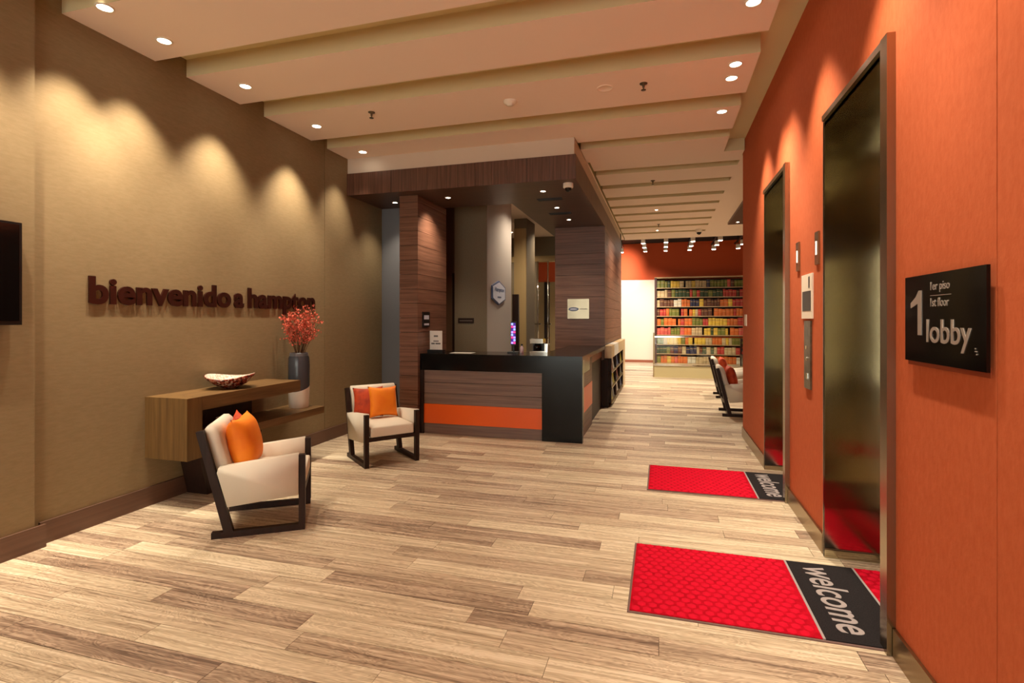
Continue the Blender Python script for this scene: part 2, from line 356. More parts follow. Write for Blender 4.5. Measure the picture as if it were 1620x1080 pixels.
# ------------------------------------------------------------------ plank-clad pillars
def clad_pillar(name, label, x0, x1, y0, y1, z1, faces, ph=.19, m=M_WOODH):
    t = thing(name, label, 'pillar', ((x0+x1)/2, (y0+y1)/2, 0)); g = .012
    kid('core', t, (x0+g, x1-g, y0+g, y1-g, 0, z1), M_GAP)
    z = 0
    while z < z1-.02:
        ze = min(z+ph, z1)
        kid('plank', t, (x0, x1, y0, y0+g, z+.003, ze-.002), m, bevel=.0015)
        if 'r' in faces:
            n = max(1, round((y1-y0)/2.0)) ; s = (y1-y0-g)/n
            for k in range(n): kid('plank', t, (x1-g, x1, y0+g+k*s, y0+g+(k+1)*s-.002, z+.003, ze-.002), m)
        z = ze
    return t
clad_pillar('wood_pillar', 'warm walnut plank pillar at the left end of the reception counter', -3.334, -3.07, 6.2, 7.14, 3.13, 'r')
pil2 = clad_pillar('wood_pillar', 'wide mauve walnut plank pillar behind the counter carrying a steel plaque', -1.835, -.953, 9.15, 12.95, 3.13, 'r')

# olive / grey columns behind reception
t = thing('clad_column', 'dark olive and grey square column bearing the hexagonal emblem', 'column', (-2.93, 8.5, 0))
kid('front_cladding', t, (-3.21, -2.665, 7.8, 7.82, 0, ZC), M_OLIVE)
kid('shaft', t, (-3.21, -2.66, 7.82, 9.19, 0, ZC), M_GREYCOL)
t = thing('clad_column', 'slim tan column standing behind the emblem column', 'column', (-2.85, 10.9, 0))
kid('front_cladding', t, (-2.98, -2.72, 10.5, 10.52, 0, 3.4), M_TAN)
kid('shaft', t, (-2.98, -2.71, 10.52, 11.23, 0, ZC), M_OLIVE)
struct(box('wall_office', -4.1, -3.22, 7.9, 8.0, 0, ZC, mat('dark_brown_wall', (84, 60, 44), .6, bump=.1)), 'dark brown wall beside the olive column')
d = struct(box('door_1', -4.0, -3.27, 7.87, 7.9, 0, 2.2, mat('brown_door', (92, 66, 44), .5, bump=.1, bscale=(60, 60, 4))), 'brown office door behind the counter')
box('door_frame', -3.27, -3.225, 7.85, 7.9, 0, 2.25, M_DARKWOOD, d)
# cross beam at the office rear
struct(box('trim_2', -4.1, -.97, 13.0, 13.2, 3.12, ZC, M_OLIVE)); struct(box('trim_3', -4.1, -.97, 12.98, 13.2, 2.98, 3.12, M_TAN))
struct(box('door_2', -4.1, -3.09, 13.0, 13.1, 0, 2.98, M_OLIVE))

# ------------------------------------------------------------------ lifts
def lift(name, label, y0, y1):
    t = thing(name, label, 'lift', (XR, (y0+y1)/2, 0)); X2 = 1.312; f = .045; H = 2.745
    kid('side_panel', t, (XR-.014, X2, y1-.002, y1+.02, 0, H), M_STEELP)
    kid('side_panel', t, (XR-.01, X2, y0-.02, y0, 0, H), M_STEELP)
    kid('soffit_panel', t, (XR-.01, X2, y0-.02, y1+.02, H, H+.02), M_STEELP)
    kid('door_leaf', t, (X2, X2+.03, y0-.02, (y0+y1)/2-.002, .015, H), M_STEELP)
    kid('door_leaf', t, (X2, X2+.03, (y0+y1)/2+.002, y1+.02, .015, H), M_STEELP)
    kid('sill', t, (XR+.302, X2+.03, y0, y1, -.01, .012), M_STEELB)
    kid('jamb', t, (XR-.035, XR+.01, y0-.075, y0, 0, H+.035), M_STEEL, bevel=.004)
    kid('jamb', t, (XR-.014, XR+.01, y1+.001, y1+.035, 0, H+.035), M_STEEL, bevel=.004)
    kid('lintel', t, (XR-.03, XR+.01, y0, y1, H, H+.035), M_STEEL, bevel=.004)
    return t
lift('elevator', 'brushed steel lift entrance nearest the camera beside the lobby sign', 2.77, 3.70)
lift('elevator', 'brushed steel lift entrance at the far end of the orange wall', 4.77, 5.69)

# ------------------------------------------------------------------ welcome mats
def welcome_mat(y0, y1, x0, x1, xb0, xb1, label):
    t = thing('welcome_mat', label, 'mat', ((x0+x1)/2, (y0+y1)/2, 0))
    z = .003
    b = BM(); bx(b, x0-.012, x1+.012, y0-.012, y1+.012, 0, z+.003); kid('rubber_border', t, b, M_RUBBER)
    kid('red_field', t, (x0, xb0-.012, y0, y1, z, .010), M_MATRED); kid('red_field', t, (xb1+.012, x1, y0, y1, z, .010), M_MATRED)
    kid('black_band', t, (xb0, xb1, y0, y1, z, .011), M_MATBLK)
    kid('grey_stripe', t, (xb0-.012, xb0, y0, y1, z, .0105), M_MATGREY); kid('grey_stripe', t, (xb1, xb1+.012, y0, y1, z, .0105), M_MATGREY)
    bm = BM(); p = .056; r = p*.43; row = 0; yy = y0+.028
    while yy < y1-.02:
        xx = x0+.03+(row % 2)*p/2
        while xx < x1-.025:
            if xx < xb0-.04 or xx > xb1+.04:
                n = 6; c = bm.verts.new((xx, yy, .0155))
                a = [bm.verts.new((xx+r*math.cos(PI*i/3+PI/6), yy+r*math.sin(PI*i/3+PI/6), .0098)) for i in range(n)]
                m_ = [bm.verts.new((xx+r*.68*math.cos(PI*i/3+PI/6), yy+r*.68*math.sin(PI*i/3+PI/6), .0145)) for i in range(n)]
                for i in range(n):
                    j = (i+1) % n; bm.faces.new((a[i], a[j], m_[j], m_[i])); bm.faces.new((m_[i], m_[j], c))
            xx += p
        yy += p*.866; row += 1
    d_ = kid('pile_domes', t, bm, M_MATRED2, smooth=True); d_['kind'] = 'stuff'
    o = place_text('lettering', 'welcome', (xb0+.075, y1-.055, .0108), (0, -1, 0), (1, 0, 0), y1-y0-.13, .17, M_MATGREY, None, bold=.012, depth=.0016, shear=.12)
    o.parent = t; o.matrix_parent_inverse = Matrix.Translation(t.location).inverted()
    return t
welcome_mat(2.735, 3.56, -.16, 1.30, .735, 1.09, 'red and black welcome mat in front of the nearer lift')
welcome_mat(4.735, 5.52, -.115, 1.30, .78, 1.13, 'red and black welcome mat in front of the farther lift')

# ------------------------------------------------------------------ signs and plates on the orange wall
def rel(o, t): o.parent = t; o.matrix_parent_inverse = Matrix.Translation(t.location).inverted(); return o
t = thing('floor_sign', 'large glossy black lobby floor sign beside the nearer lift', 'sign', (XR, 2.255, 1.5))
kid('backing', t, (XR-.012, XR, 2.008, 2.508, 1.34, 1.645), M_BLACK); kid('backing', t, (XR-.014, XR-.0125, 1.973, 2.538, 1.315, 1.35), mat('clear_edge', (150, 70, 45), .15, bump=.01))  # lower strip is opaque, darker orange than the wall
kid('face', t, (XR-.025, XR-.0145, 1.973, 2.538, 1.333, 1.672), M_GLOSSBLK, bevel=.001)
XF = XR-.0255
Y_, U_ = (0, -1, 0), (0, 0, 1)
b = BM(); prism(b, [(2.423, 1.438), (2.393, 1.438), (2.393, 1.613), (2.416, 1.613), (2.44, 1.588), (2.483, 1.565), (2.483, 1.545), (2.423, 1.562)], 'x', XF-.002, XF); kid('numeral', t, b, M_SIGNTXT)
rel(place_text('lettering', '1er piso', (XF, 2.323, 1.60), Y_, U_, .135, .04, M_SIGNTXT, bold=.0, depth=.0015), t)
rel(place_text('lettering', '1st floor', (XF, 2.323, 1.548), Y_, U_, .13, .032, M_SIGNTXT, bold=.0, depth=.0015), t)
kid('rule_line', t, (XF-.0015, XF, 2.178, 2.323, 1.588, 1.590), M_SIGNTXT)
rel(place_text('lettering', 'lobby', (XF, 2.353, 1.385), Y_, U_, .30, .115, M_SIGNTXT, bold=.008, depth=.002), t)
bm = BM()
for dy, dz in ((0, 0), (.008, .009), (0, .009), (.008, .018)): bx(bm, XF-.002, XF, 2.02+dy, 2.024+dy, 1.385+dz, 1.389+dz)
kid('braille_dots', t, bm, M_SIGNTXT)
def lantern(y, label):
    t = thing('lift_indicator', label, 'indicator', (XR, y, 1.97), group=None)
    kid('plate', t, (XR-.012, XR, y-.04, y+.04, 1.866, 2.083), M_STEELB, bevel=.002)
    kid('lens', t, (XR-.015, XR-.012, y-.012, y+.012, 1.93, 2.02), mat('indicator_lens', (245, 235, 215), .3, emit=(255, 240, 220), estr=.8), bevel=.001)
lantern(4.40, 'narrow steel lift indicator plate nearer the far lift'); lantern(3.89, 'narrow steel lift indicator plate beside the near lift')
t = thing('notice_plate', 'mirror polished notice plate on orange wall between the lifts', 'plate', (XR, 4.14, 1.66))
kid('plate', t, (XR-.01, XR, 4.0, 4.28, 1.505, 1.82), M_WHITE, bevel=.002)  # white stands in for the bright reflection in polished steel
kid('printed_area', t, (XR-.0115, XR-.010, 4.03, 4.25, 1.56, 1.70), M_BLACK); kid('printed_area', t, (XR-.0115, XR-.010, 4.06, 4.09, 1.72, 1.80), M_BLACK)  # dark parts of the mirrored room, coloured on as flat patches
t = thing('call_station', 'tall steel lift call button panel below the notice plate', 'call panel', (XR, 4.12, 1.25))
kid('plate', t, (XR-.012, XR, 4.04, 4.2, 1.01, 1.49), mat('aged_steel', (128, 118, 98), .3, .9, bump=.3, bscale=(30, 30, 30), rgb2=(90, 84, 66), vscale=(12, 12, 12)), bevel=.002)
for z in (1.22, 1.30):
    b = BM(); tube(b, [(XR-.012, 4.12, z), (XR-.02, 4.12, z)], .014, n=16); kid('button', t, b, M_CHROME)
kid('keyhole_plate', t, (XR-.015, XR-.012, 4.10, 4.14, 1.08, 1.12), M_CHROME)
t = thing('wall_switch', 'small white switch plate near the end of the orange wall', 'switch', (XR, 6.98, 1.49))
kid('plate', t, (XR-.01, XR, 6.90, 7.05, 1.42, 1.56), M_WHITE, bevel=.002); kid('rocker', t, (XR-.014, XR-.01, 6.94, 7.01, 1.46, 1.52), M_TRIM)

# ------------------------------------------------------------------ wall lettering on the left wall
t = thing('wall_lettering', 'raised copper coloured bienvenido greeting letters on the olive wall', 'lettering', (XL, 4.0, 1.61))
def word(s, y0, y1, z0, h_asc):
    me = text_mesh(s, .03, .5); xs = [v.co.x for v in me.vertices]; x0, x1 = min(xs), max(xs)
    ref = text_mesh('l', .03, .5); hy = max(v.co.y for v in ref.vertices)-min(v.co.y for v in ref.vertices); zb = min(v.co.y for v in ref.vertices)
    sx = (y1-y0)/(x1-x0); sy = h_asc/hy
    bm = BM(); bm.from_mesh(me)
    # split into glyphs by islands sorted along x (dots of i belong with their stem)
    seen = set(); isl = []
    for v in bm.verts:
        if v in seen: continue
        st = [v]; grp = []
        while st:
            q = st.pop()
            if q in seen: continue
            seen.add(q); grp.append(q)
            for e in q.link_edges: st.append(e.other_vert(q))
        isl.append(grp)
    spans = sorted([[min(q.co.x for q in g), max(q.co.x for q in g), g] for g in isl], key=lambda a: a[0])
    merged = []
    for a, b, g in spans:
        if merged and a < merged[-1][1] - .25*(b-a): merged[-1][2] += g; merged[-1][1] = max(b, merged[-1][1])
        else: merged.append([a, b, list(g)])
    for a, b, g in merged:
        gs = set(g); nb = BM(); mp = {}
        for q in g: mp[q] = nb.verts.new((XL+.001+(q.co.z+.5)*.016, y0+(q.co.x-x0)*sx, z0+(q.co.y-zb)*sy))
        for f in bm.faces:
            if f.verts[0] in gs: nb.faces.new([mp[q] for q in f.verts])
        o = kid('letter', t, nb, M_COPPER)
    bm.free()
word('bienvenido', 2.76, 4.045, 1.612, .203); word('a', 4.085, 4.205, 1.612, .203); word('hampton', 4.26, 5.30, 1.612, .203)

# ------------------------------------------------------------------ television
t = thing('television', 'black flat television mounted on the left wall at the picture edge', 'television', (-3.9, 1.75, 1.78))
kid('housing', t, (-3.90, -3.865, 1.15, 2.29, 1.465, 2.105), M_BLACK, bevel=.004); kid('screen', t, (-3.866, -3.863, 1.165, 2.275, 1.49, 2.09), M_GLOSSBLK)
kid('bracket', t, (-3.925, -3.90, 1.5, 1.9, 1.6, 1.95), M_BLACK)

# ------------------------------------------------------------------ console table
t = thing('console_table', 'floating oak console table with stepped lower shelf against the olive wall', 'console table', (-3.77, 4.0, 0))
X0c, X1c = XL+.001, -3.55
kid('end_block', t, (X0c, X1c, 3.19, 3.33, .391, .88), M_CONSOLE, bevel=.002)
kid('top_slab', t, (X0c, X1c, 3.331, 4.51, .77, .88), M_CONSOLET, bevel=.002)
kid('lower_shelf', t, (X0c, X1c, 3.332, 4.90, .482, .552), M_CONSOLET, bevel=.002)
kid('back_panel', t, (X0c, X0c+.02, 3.332, 4.3, .552, .768), M_DARKWOOD)
kid('under_box', t, (X0c, X1c-.02, 3.332, 3.9, .391, .48), M_DARKWOOD)
b = BM(); prism(b, [(3.47, .39), (3.56, 0), (4.1, 0), (4.2, .482), (3.92, .482), (3.9, .39)], 'x', X0c+.02, -3.74); kid('plinth', t, b, M_DARKWOOD)

# ------------------------------------------------------------------ bowl
BCX, BCY, BZ = -3.76, 3.83, .88
t = thing('mosaic_bowl', 'wavy rimmed red brown mosaic bowl on the console table top', 'bowl', (BCX, BCY, BZ))
bm = BM(); n = 48; prof = [(.0, .0), (.06, .0), (.07, .008), (.13, .035), (.18, .075), (.205, .11), (.198, .112), (.17, .082), (.12, .045), (.06, .02), (0, .016)]
rings = []
for r, h in prof:
    if r == 0: rings.append([bm.verts.new((BCX, BCY, BZ+h))]); continue
    ring = []
    for i in range(n):
        a = 2*PI*i/n; k = 1+.05*math.sin(3*a+1)*(r/.2)**2; hz = h*(1+.16*math.sin(2*a+.6)*(r/.2))
        ring.append(bm.verts.new((BCX+r*k*math.cos(a)*.95, BCY+r*k*math.sin(a)*1.05, BZ+hz)))
    rings.append(ring)
for q, (a, b) in enumerate(zip(rings, rings[1:])):
    for i in range(n):
        j = (i+1) % n
        if len(a) == 1: f = bm.faces.new((a[0], b[j], b[i]))
        elif len(b) == 1: f = bm.faces.new((a[i], a[j], b[0]))
        else: f = bm.faces.new((a[i], a[j], b[j], b[i]))
        f.material_index = 1 if q >= 6 else 0
def mosaic():
    m = bpy.data.materials.new('mosaic_shell'); m.use_nodes = True; nt = m.node_tree; b = nt.nodes['Principled BSDF']
    tc = nt.nodes.new('ShaderNodeTexCoord'); v = nt.nodes.new('ShaderNodeTexVoronoi'); v.inputs['Scale'].default_value = 55
    nt.links.new(tc.outputs['Object'], v.inputs['Vector']); r = nt.nodes.new('ShaderNodeValToRGB'); e = r.color_ramp.elements
    e[0].color = lin((60, 22, 18)); e[0].position = .1; e[1].color = lin((190, 160, 140)); e[1].position = .95; q = e.new(.5); q.color = lin((130, 46, 34)); q = e.new(.8); q.color = lin((150, 90, 70))
    s = nt.nodes.new('ShaderNodeSeparateColor'); nt.links.new(v.outputs['Color'], s.inputs[0]); nt.links.new(s.outputs[0], r.inputs[0]); nt.links.new(r.outputs[0], b.inputs['Base Color'])
    b.inputs['Roughness'].default_value = .18; return m
kid('shell', t, bm, [mosaic(), mat('pale_shell_inlay', (232, 222, 210), .2, bump=.05, rgb2=(170, 140, 124), vscale=(60, 60, 60))], smooth=True)

# ------------------------------------------------------------------ vase with coral sprigs
VX, VY, VZ = -3.765, 4.76, .552
t = thing('tall_vase', 'tall slate and white two tone vase on the lower console shelf', 'vase', (VX, VY, VZ))
def vase_mat():
    m = bpy.data.materials.new('dipped_glaze'); m.use_nodes = True; nt = m.node_tree; b = nt.nodes['Principled BSDF']
    g = nt.nodes.new('ShaderNodeNewGeometry'); s = nt.nodes.new('ShaderNodeSeparateXYZ'); nt.links.new(g.outputs['Position'], s.inputs[0])
    # slanted dip line: z > .76 + .35*(y - VY)
    ma = nt.nodes.new('ShaderNodeMath'); ma.operation = 'MULTIPLY_ADD'; ma.inputs[1].default_value = -.35; nt.links.new(s.outputs['Y'], ma.inputs[0]); nt.links.new(s.outputs['Z'], ma.inputs[2])
    gt = nt.nodes.new('ShaderNodeMath'); gt.operation = 'GREATER_THAN'; gt.inputs[1].default_value = .765-.35*VY; nt.links.new(ma.outputs[0], gt.inputs[0])
    mx = nt.nodes.new('ShaderNodeMix'); mx.data_type = 'RGBA'; nt.links.new(gt.outputs[0], mx.inputs[0])
    mx.inputs[6].default_value = lin((226, 218, 205)); mx.inputs[7].default_value = lin((62, 66, 74)); nt.links.new(mx.outputs[2], b.inputs['Base Color'])
    b.inputs['Roughness'].default_value = .25; return m
b = BM(); lathe(b, [(0, 0), (.098, 0), (.102, .01), (.108, .2), (.110, .45), (.106, .53), (.098, .555)], 40, VX, VY, VZ); kid('body', t, b, vase_mat(), smooth=True)
b = BM(); lathe(b, [(.098, .553), (.094, .575), (.090, .59), (.080, .59), (.084, .57), (.080, .5), (0, .49)], 40, VX, VY, VZ); kid('rim', t, b, mat('vase_rim_glaze', (96, 98, 104), .3, bump=.1), smooth=True)
tf = thing('flower_arrangement', 'bunch of coral red blossom sprigs standing in the tall vase', 'flowers', (VX, VY, VZ+.5))
rnd = random.Random(12)
M_STEM = mat('twig_brown', (96, 66, 40), .8, bump=.1); M_BLOS = mat('coral_blossom', (226, 116, 88), .7, bump=.1, rgb2=(192, 74, 56), vscale=(40, 40, 40))
blo = BM()
def blossom(c, r):
    nrm = Vector((rnd.uniform(-1, 1), rnd.uniform(-1, 1), rnd.uniform(-.3, 1))).normalized(); a = nrm.orthogonal().normalized(); bb_ = nrm.cross(a)
    v0 = blo.verts.new(c)
    for k in range(5):
        th = 2*PI*k/5+rnd.random()*.4; d_ = a*math.cos(th)+bb_*math.sin(th); e_ = nrm.cross(d_)
        tip = c+d_*r+nrm*r*.5; s1 = c+d_*r*.55+e_*r*.33+nrm*r*.2; s2 = c+d_*r*.55-e_*r*.33+nrm*r*.2
        v1, v2, v3 = blo.verts.new(s1), blo.verts.new(tip), blo.verts.new(s2); blo.faces.new((v0, v1, v2, v3))
NS = 22
for i in range(NS):
    az = 2*PI*i/NS+rnd.uniform(-.15, .15); sp = rnd.uniform(.06, .30); hgt = rnd.uniform(.28, .46)*(1-.38*(sp/.30)**2)+.03
    # lean kept clear of the wall behind
    dx, dy = math.cos(az)*sp*(.62 if math.cos(az) < 0 else 1.0), math.sin(az)*sp*1.15
    base = Vector((VX+dx*.12, VY+dy*.12, VZ+.50)); top = Vector((VX+dx, VY+dy, VZ+.60+hgt))
    pts = [base+(top-base)*s + Vector((rnd.uniform(-.01, .01), rnd.uniform(-.01, .01), .04*math.sin(PI*s))) for s in (0, .25, .5, .75, 1)]
    sb = BM(); tube(sb, pts, .0042, .0015, 5)
    for k in range(9):
        s = rnd.uniform(.42, 1.0); q = base+(top-base)*s; e = q+Vector((rnd.uniform(-.09, .09), rnd.uniform(-.10, .10), rnd.uniform(0, .10)))
        e.x = max(e.x, XL+.03)
        tube(sb, [q, (q+e)/2+Vector((0, 0, .008)), e], .002, .001, 4)
        for m_ in range(6): blossom(q+(e-q)*(m_+1)/6+Vector([rnd.uniform(-.012, .012) for _ in range(3)]), rnd.uniform(.009, .016))
    kid('stem', tf, sb, M_STEM)
o = kid('blossoms', tf, blo, M_BLOS); o['kind'] = 'stuff'

# ------------------------------------------------------------------ armchairs
def superpad(bm, x0, x1, y0, y1, z0, z1):
    bx(bm, x0, x1, y0, y1, z0, z1)
def make_chair(label, group=None):
    t = thing('armchair', label, 'armchair', (0, 0, 0), 0, group)
    lx, ly, lw = .286, .272, .022
    for s in (1, -1):
        y = s*ly
        obj('skid', (lambda b: (bx(b, -.29, .305, y-lw, y+lw, 0, .042), b)[1])(BM()), M_DARKWOOD, t, bevel=.003)
        obj('front_leg', (lambda b: (bx(b, lx-lw, lx+lw, y-lw, y+lw, .042, .535), b)[1])(BM()), M_DARKWOOD, t, bevel=.003)
        b = BM(); prism(b, [(-.215, .042), (-.155, .042), (-.338, .745), (-.383, .735)], 'y', y-lw, y+lw); obj('rear_leg', b, M_DARKWOOD, t, bevel=.003)
        # upholstered side with sloping back edge
        b = BM(); o_ = s*.0; prism(b, [(-.188, .215), (lx-lw-.001, .255), (lx-lw-.001, .54), (-.243, .487), (-.252, .455)], 'y', y-.036, y+.036)
        obj('arm_panel', b, M_UPH, t, bevel=.016, seg=3, smooth=True)
    obj('front_rail', (lambda b: (bx(b, lx-.018, lx+.018, -ly+lw, ly-lw, .262, .30), b)[1])(BM()), M_DARKWOOD, t, bevel=.002)
    obj('rear_rail', (lambda b: (bx(b, -.262, -.228, -ly+lw, ly-lw, .20, .24), b)[1])(BM()), M_DARKWOOD, t, bevel=.002)
    # seat cushion with crowned top
    b = BM(); n = 12; gx0, gx1, gy = -.25, .305, .233
    def top(u, v): return .405+.028*(1-abs(2*u-1)**3)*(1-abs(2*v-1)**4)
    g = [[b.verts.new((gx0+(gx1-gx0)*i/n, -gy+2*gy*j/n, top(i/n, j/n))) for j in range(n+1)] for i in range(n+1)]
    for i in range(n):
        for j in range(n): b.faces.new((g[i][j], g[i+1][j], g[i+1][j+1], g[i][j+1]))
    ring = [g[i][0] for i in range(n+1)]+[g[n][j] for j in range(1, n+1)]+[g[i][n] for i in range(n-1, -1, -1)]+[g[0][j] for j in range(n-1, 0, -1)]
    lo = [b.verts.new((v.co.x, v.co.y, .302)) for v in ring]
    for i in range(len(ring)): b.faces.new((ring[i], lo[i], lo[(i+1) % len(lo)], ring[(i+1) % len(lo)]))
    b.faces.new(lo)
    bmesh.ops.recalc_face_normals(b, faces=b.faces[:])
    obj('seat', b, M_UPH, t, bevel=.014, seg=3, smooth=True)
    # back cushion, leaning with the rear legs, rounded over the top
    prof = [(-.245, .36), (-.165, .36), (-.25, .70), (-.262, .74), (-.29, .765), (-.325, .765), (-.342, .74), (-.338, .70)]
    b = BM(); prism(b, prof, 'y', -.247, .247); obj('backrest', b, M_UPH, t, bevel=.012, seg=3, smooth=True)
    return t
c1 = make_chair('cream armchair with dark runners beside the console table, nearest the camera')
c2 = dup(c1, (-2.905, 5.019, 0), math.radians(-39.7), 'cream armchair facing the camera next to the reception counter')
c3 = dup(c1, (1.19, 8.92, 0), 0, 'nearer of two armchairs half hidden behind the end of the orange wall')
c4 = dup(c1, (1.28, 10.9, 0), 0, 'farther of two armchairs half hidden behind the end of the orange wall')
c1.location = (-2.868, 3.24, 0); c1.rotation_euler = (0, 0, math.radians(33.3))

def cushion(chair, label, m, local, yaw, lean, size=.36, roll=0, puff=.075):
    b = BM(); n = 16; R = size/2; top = []; bot = []
    for sgn, store in ((1, top), (-1, bot)):
        for i in range(n+1):
            row = []
            for j in range(n+1):
                u, v = 2*i/n-1, 2*j/n-1
                pin = 1-.13*(1-abs(u)**2)*abs(v)**6; pin2 = 1-.13*(1-abs(v)**2)*abs(u)**6
                th = puff*((1-abs(u)**2.6)*(1-abs(v)**2.6))**.55
                row.append((u*R*pin2, v*R*pin, sgn*th))
            store.append(row)
    for store in (top, bot):
        g = [[b.verts.new(p) for p in row] for row in store]
        for i in range(n):
            for j in range(n): b.faces.new((g[i][j], g[i+1][j], g[i+1][j+1], g[i][j+1]))
    for v in b.verts:
        w_ = noise.noise(v.co*9)*.006; v.co.z += w_ if abs(v.co.z) > .004 else 0
    bmesh.ops.remove_doubles(b, verts=b.verts[:], dist=.0008)
    # local axes: z of pad -> forward of the chair
    Mx = (Matrix.Translation(local) @ Matrix.Rotation(yaw, 4, 'Z') @ Matrix.Rotation(-lean, 4, 'Y') @ Matrix.Rotation(roll, 4, 'X') @ Matrix(((0, 0, 1, 0), (1, 0, 0, 0), (0, 1, 0, 0), (0, 0, 0, 1))))
    bmesh.ops.transform(b, matrix=Matrix.Translation(chair.location) @ Matrix.Rotation(chair.rotation_euler.z, 4, 'Z') @ Mx, verts=b.verts[:])
    o = obj('throw_cushion', b, m, None, smooth=True)
    c = sum((Vector(v.co) for v in o.data.vertices), Vector())/len(o.data.vertices)
    for v in o.data.vertices: v.co -= c
    o.location = c
    return tag(o, label, 'cushion')
cushion(c1, 'orange velvet cushion in the armchair beside the console table', M_ORCUSH, (-.13, .0, .60), -.1, .22, .39, puff=.10)
cushion(c1, 'rust cushion peeking out behind the orange one in the near armchair', M_RUST, (-.175, .13, .605), .15, .24, .37, puff=.055)
cushion(c2, 'bright orange velvet cushion in the armchair near the reception counter', M_ORCUSH, (-.075, .035, .60), .12, .24, .34, roll=-.05)
cushion(c2, 'rust red velvet cushion beside the bright orange one near reception', M_RUST, (-.135, -.115, .60), -.55, .26, .33, roll=.06, puff=.05)
cushion(c3, 'rust cushion in the nearer half hidden armchair', M_RUST, (-.13, -.02, .59), 0, .24, .36)
cushion(c4, 'rust cushion in the farther half hidden armchair', M_RUST, (-.13, -.02, .59), 0, .24, .36)

# ------------------------------------------------------------------ reception counter
t = thing('reception_counter', 'black stone reception counter with walnut front and orange band', 'counter', (-2.0, 6.6, 0))
FX0, FX1, FY = -3.068, -.92, 6.26
kid('top_slab', t, (FX0, FX1, FY, 6.92, .836, 1.05), M_GRANITE, bevel=.003)
kid('top_slab', t, (-1.52, FX1-.005, 6.92, 8.93, .99, 1.05), M_GRANITE, bevel=.003)
kid('end_panel', t, (FX0, FX0+.05, FY, 6.9, 0, .836), M_DARKWOOD)
kid('stone_panel', t, (-1.42, FX1, FY, FY+.08, 0, .836), M_GRANITE, bevel=.002)
kid('edge_trim', t, (FX1-.03, FX1+.004, FY+.08, FY+.10, .18, 1.0), M_STEELB)
zs = [(0, .135), (.392, .53), (.533, .672), (.675, .835)]
for a, b_ in zs: kid('plank', t, (FX0+.05, -1.42, FY+.025, FY+.045, a+.001, b_-.001), mat('counter_walnut', (104, 82, 74), .45, bump=.12, bscale=(3, 3, 120), rgb2=(132, 106, 94), vscale=(1.5, 1.5, 50), detail=4, world=True), bevel=.001)
kid('orange_panel', t, (FX0+.05, -1.42, FY+.02, FY+.045, .137, .390), M_ORPANEL, bevel=.001)
kid('body', t, (FX0+.05, FX1-.1, FY+.08, 6.9, .0, .83), M_GAP)
kid('return_panel', t, (-1.0, -.965, 6.36, 7.5, .0, .99), MATS['counter_walnut']); kid('orange_panel', t, (-.966, -.958, 6.36, 7.48, .30, .62), M_ORPANEL)
kid('return_panel', t, (-1.52, -1.0, 6.92, 8.9, .0, .99), M_GAP); kid('return_panel', t, (-1.0, -.985, 7.5, 8.93, .86, .99), mat('reddish_walnut', (142, 72, 42), .35, bump=.1, bscale=(3, 3, 90), rgb2=(160, 86, 52), vscale=(20, 20, 3)))
kid('base_panel', t, (-1.0, -.99, 7.5, 8.93, 0, .86), M_DARKWOOD)

# magazine display unit along the passage
t = thing('magazine_rack', 'low magazine and brochure rack running along the mauve pillar side', 'magazine rack', (-.88, 10.6, 0))
b = BM(); prism(b, [(-1.17, 0), (-.875, 0), (-.875, .84), (-1.17, .74)], 'y', 8.94, 9.0); kid('end_panel', t, b, M_DARKWOOD)
kid('back_board', t, (-.953, -.935, 9.0, 12.3, 0, 1.06), M_DARKWOOD)
M_STONE = mat('beige_stone_band', (206, 180, 140), .3, bump=.1, bscale=(10, 10, 10), rgb2=(186, 160, 118), vscale=(6, 6, 6))
for a, b_, m_ in ((8.94, 9.5, M_STONE), (9.505, 10.4, mat('white_stone', (232, 230, 224), .25, bump=.02)), (10.405, 11.3, M_STONE), (11.305, 12.3, M_STONE)):
    kid('header_panel', t, (-.935, -.82, a, b_, .84, 1.05), m_, bevel=.002)
kid('end_post', t, (-.935, -.82, 11.75, 12.3, 0, .84), M_STONE)
for y in (9.03, 10.0, 10.9, 11.72): kid('upright', t, (-.935, -.83, y, y+.03, .06, .84), M_DARKWOOD)
for z in (.06, .32, .58):
    kid('ledge', t, (-.935, -.815, 9.03, 11.75, z, z+.015), M_STEELB)
rnd = random.Random(5); mcnt = {}; mc = [((232, 228, 220), 'white'), ((90, 110, 160), 'blue'), ((200, 190, 60), 'yellow'), ((150, 60, 60), 'red'), ((130, 130, 136), 'grey')]
for k, z in enumerate((.075, .335, .595)):
    for i in range(9):
        y = 9.08+i*.3
        if any(abs(y+.11-q) < .14 for q in (10.015, 10.915, 11.73)): continue
        c, cn = mc[(i*2+k*3) % 5]
        b = BM(); v = bx(b, 0, .012, 0, .21, 0, .24); o = obj('magazine', b, mat('magazine_'+cn, c, .35, bump=.01, rgb2=tuple(int(q*.6) for q in c), vscale=(9, 9, 12)), None)
        o.location = (-.868, y, z); o.rotation_euler = (0, -.14, 0)
        q_ = mcnt[(cn, k)] = mcnt.get((cn, k), -1)+1
        tag(o, '%s covered magazine, %s %s one on the %s ledge of the passage rack' % (cn, ('nearest', 'second', 'third')[q_], cn, ('bottom', 'middle', 'top')[k]), 'magazine', '%s magazines on the %s rack ledge' % (cn, ('bottom', 'middle', 'top')[k]))

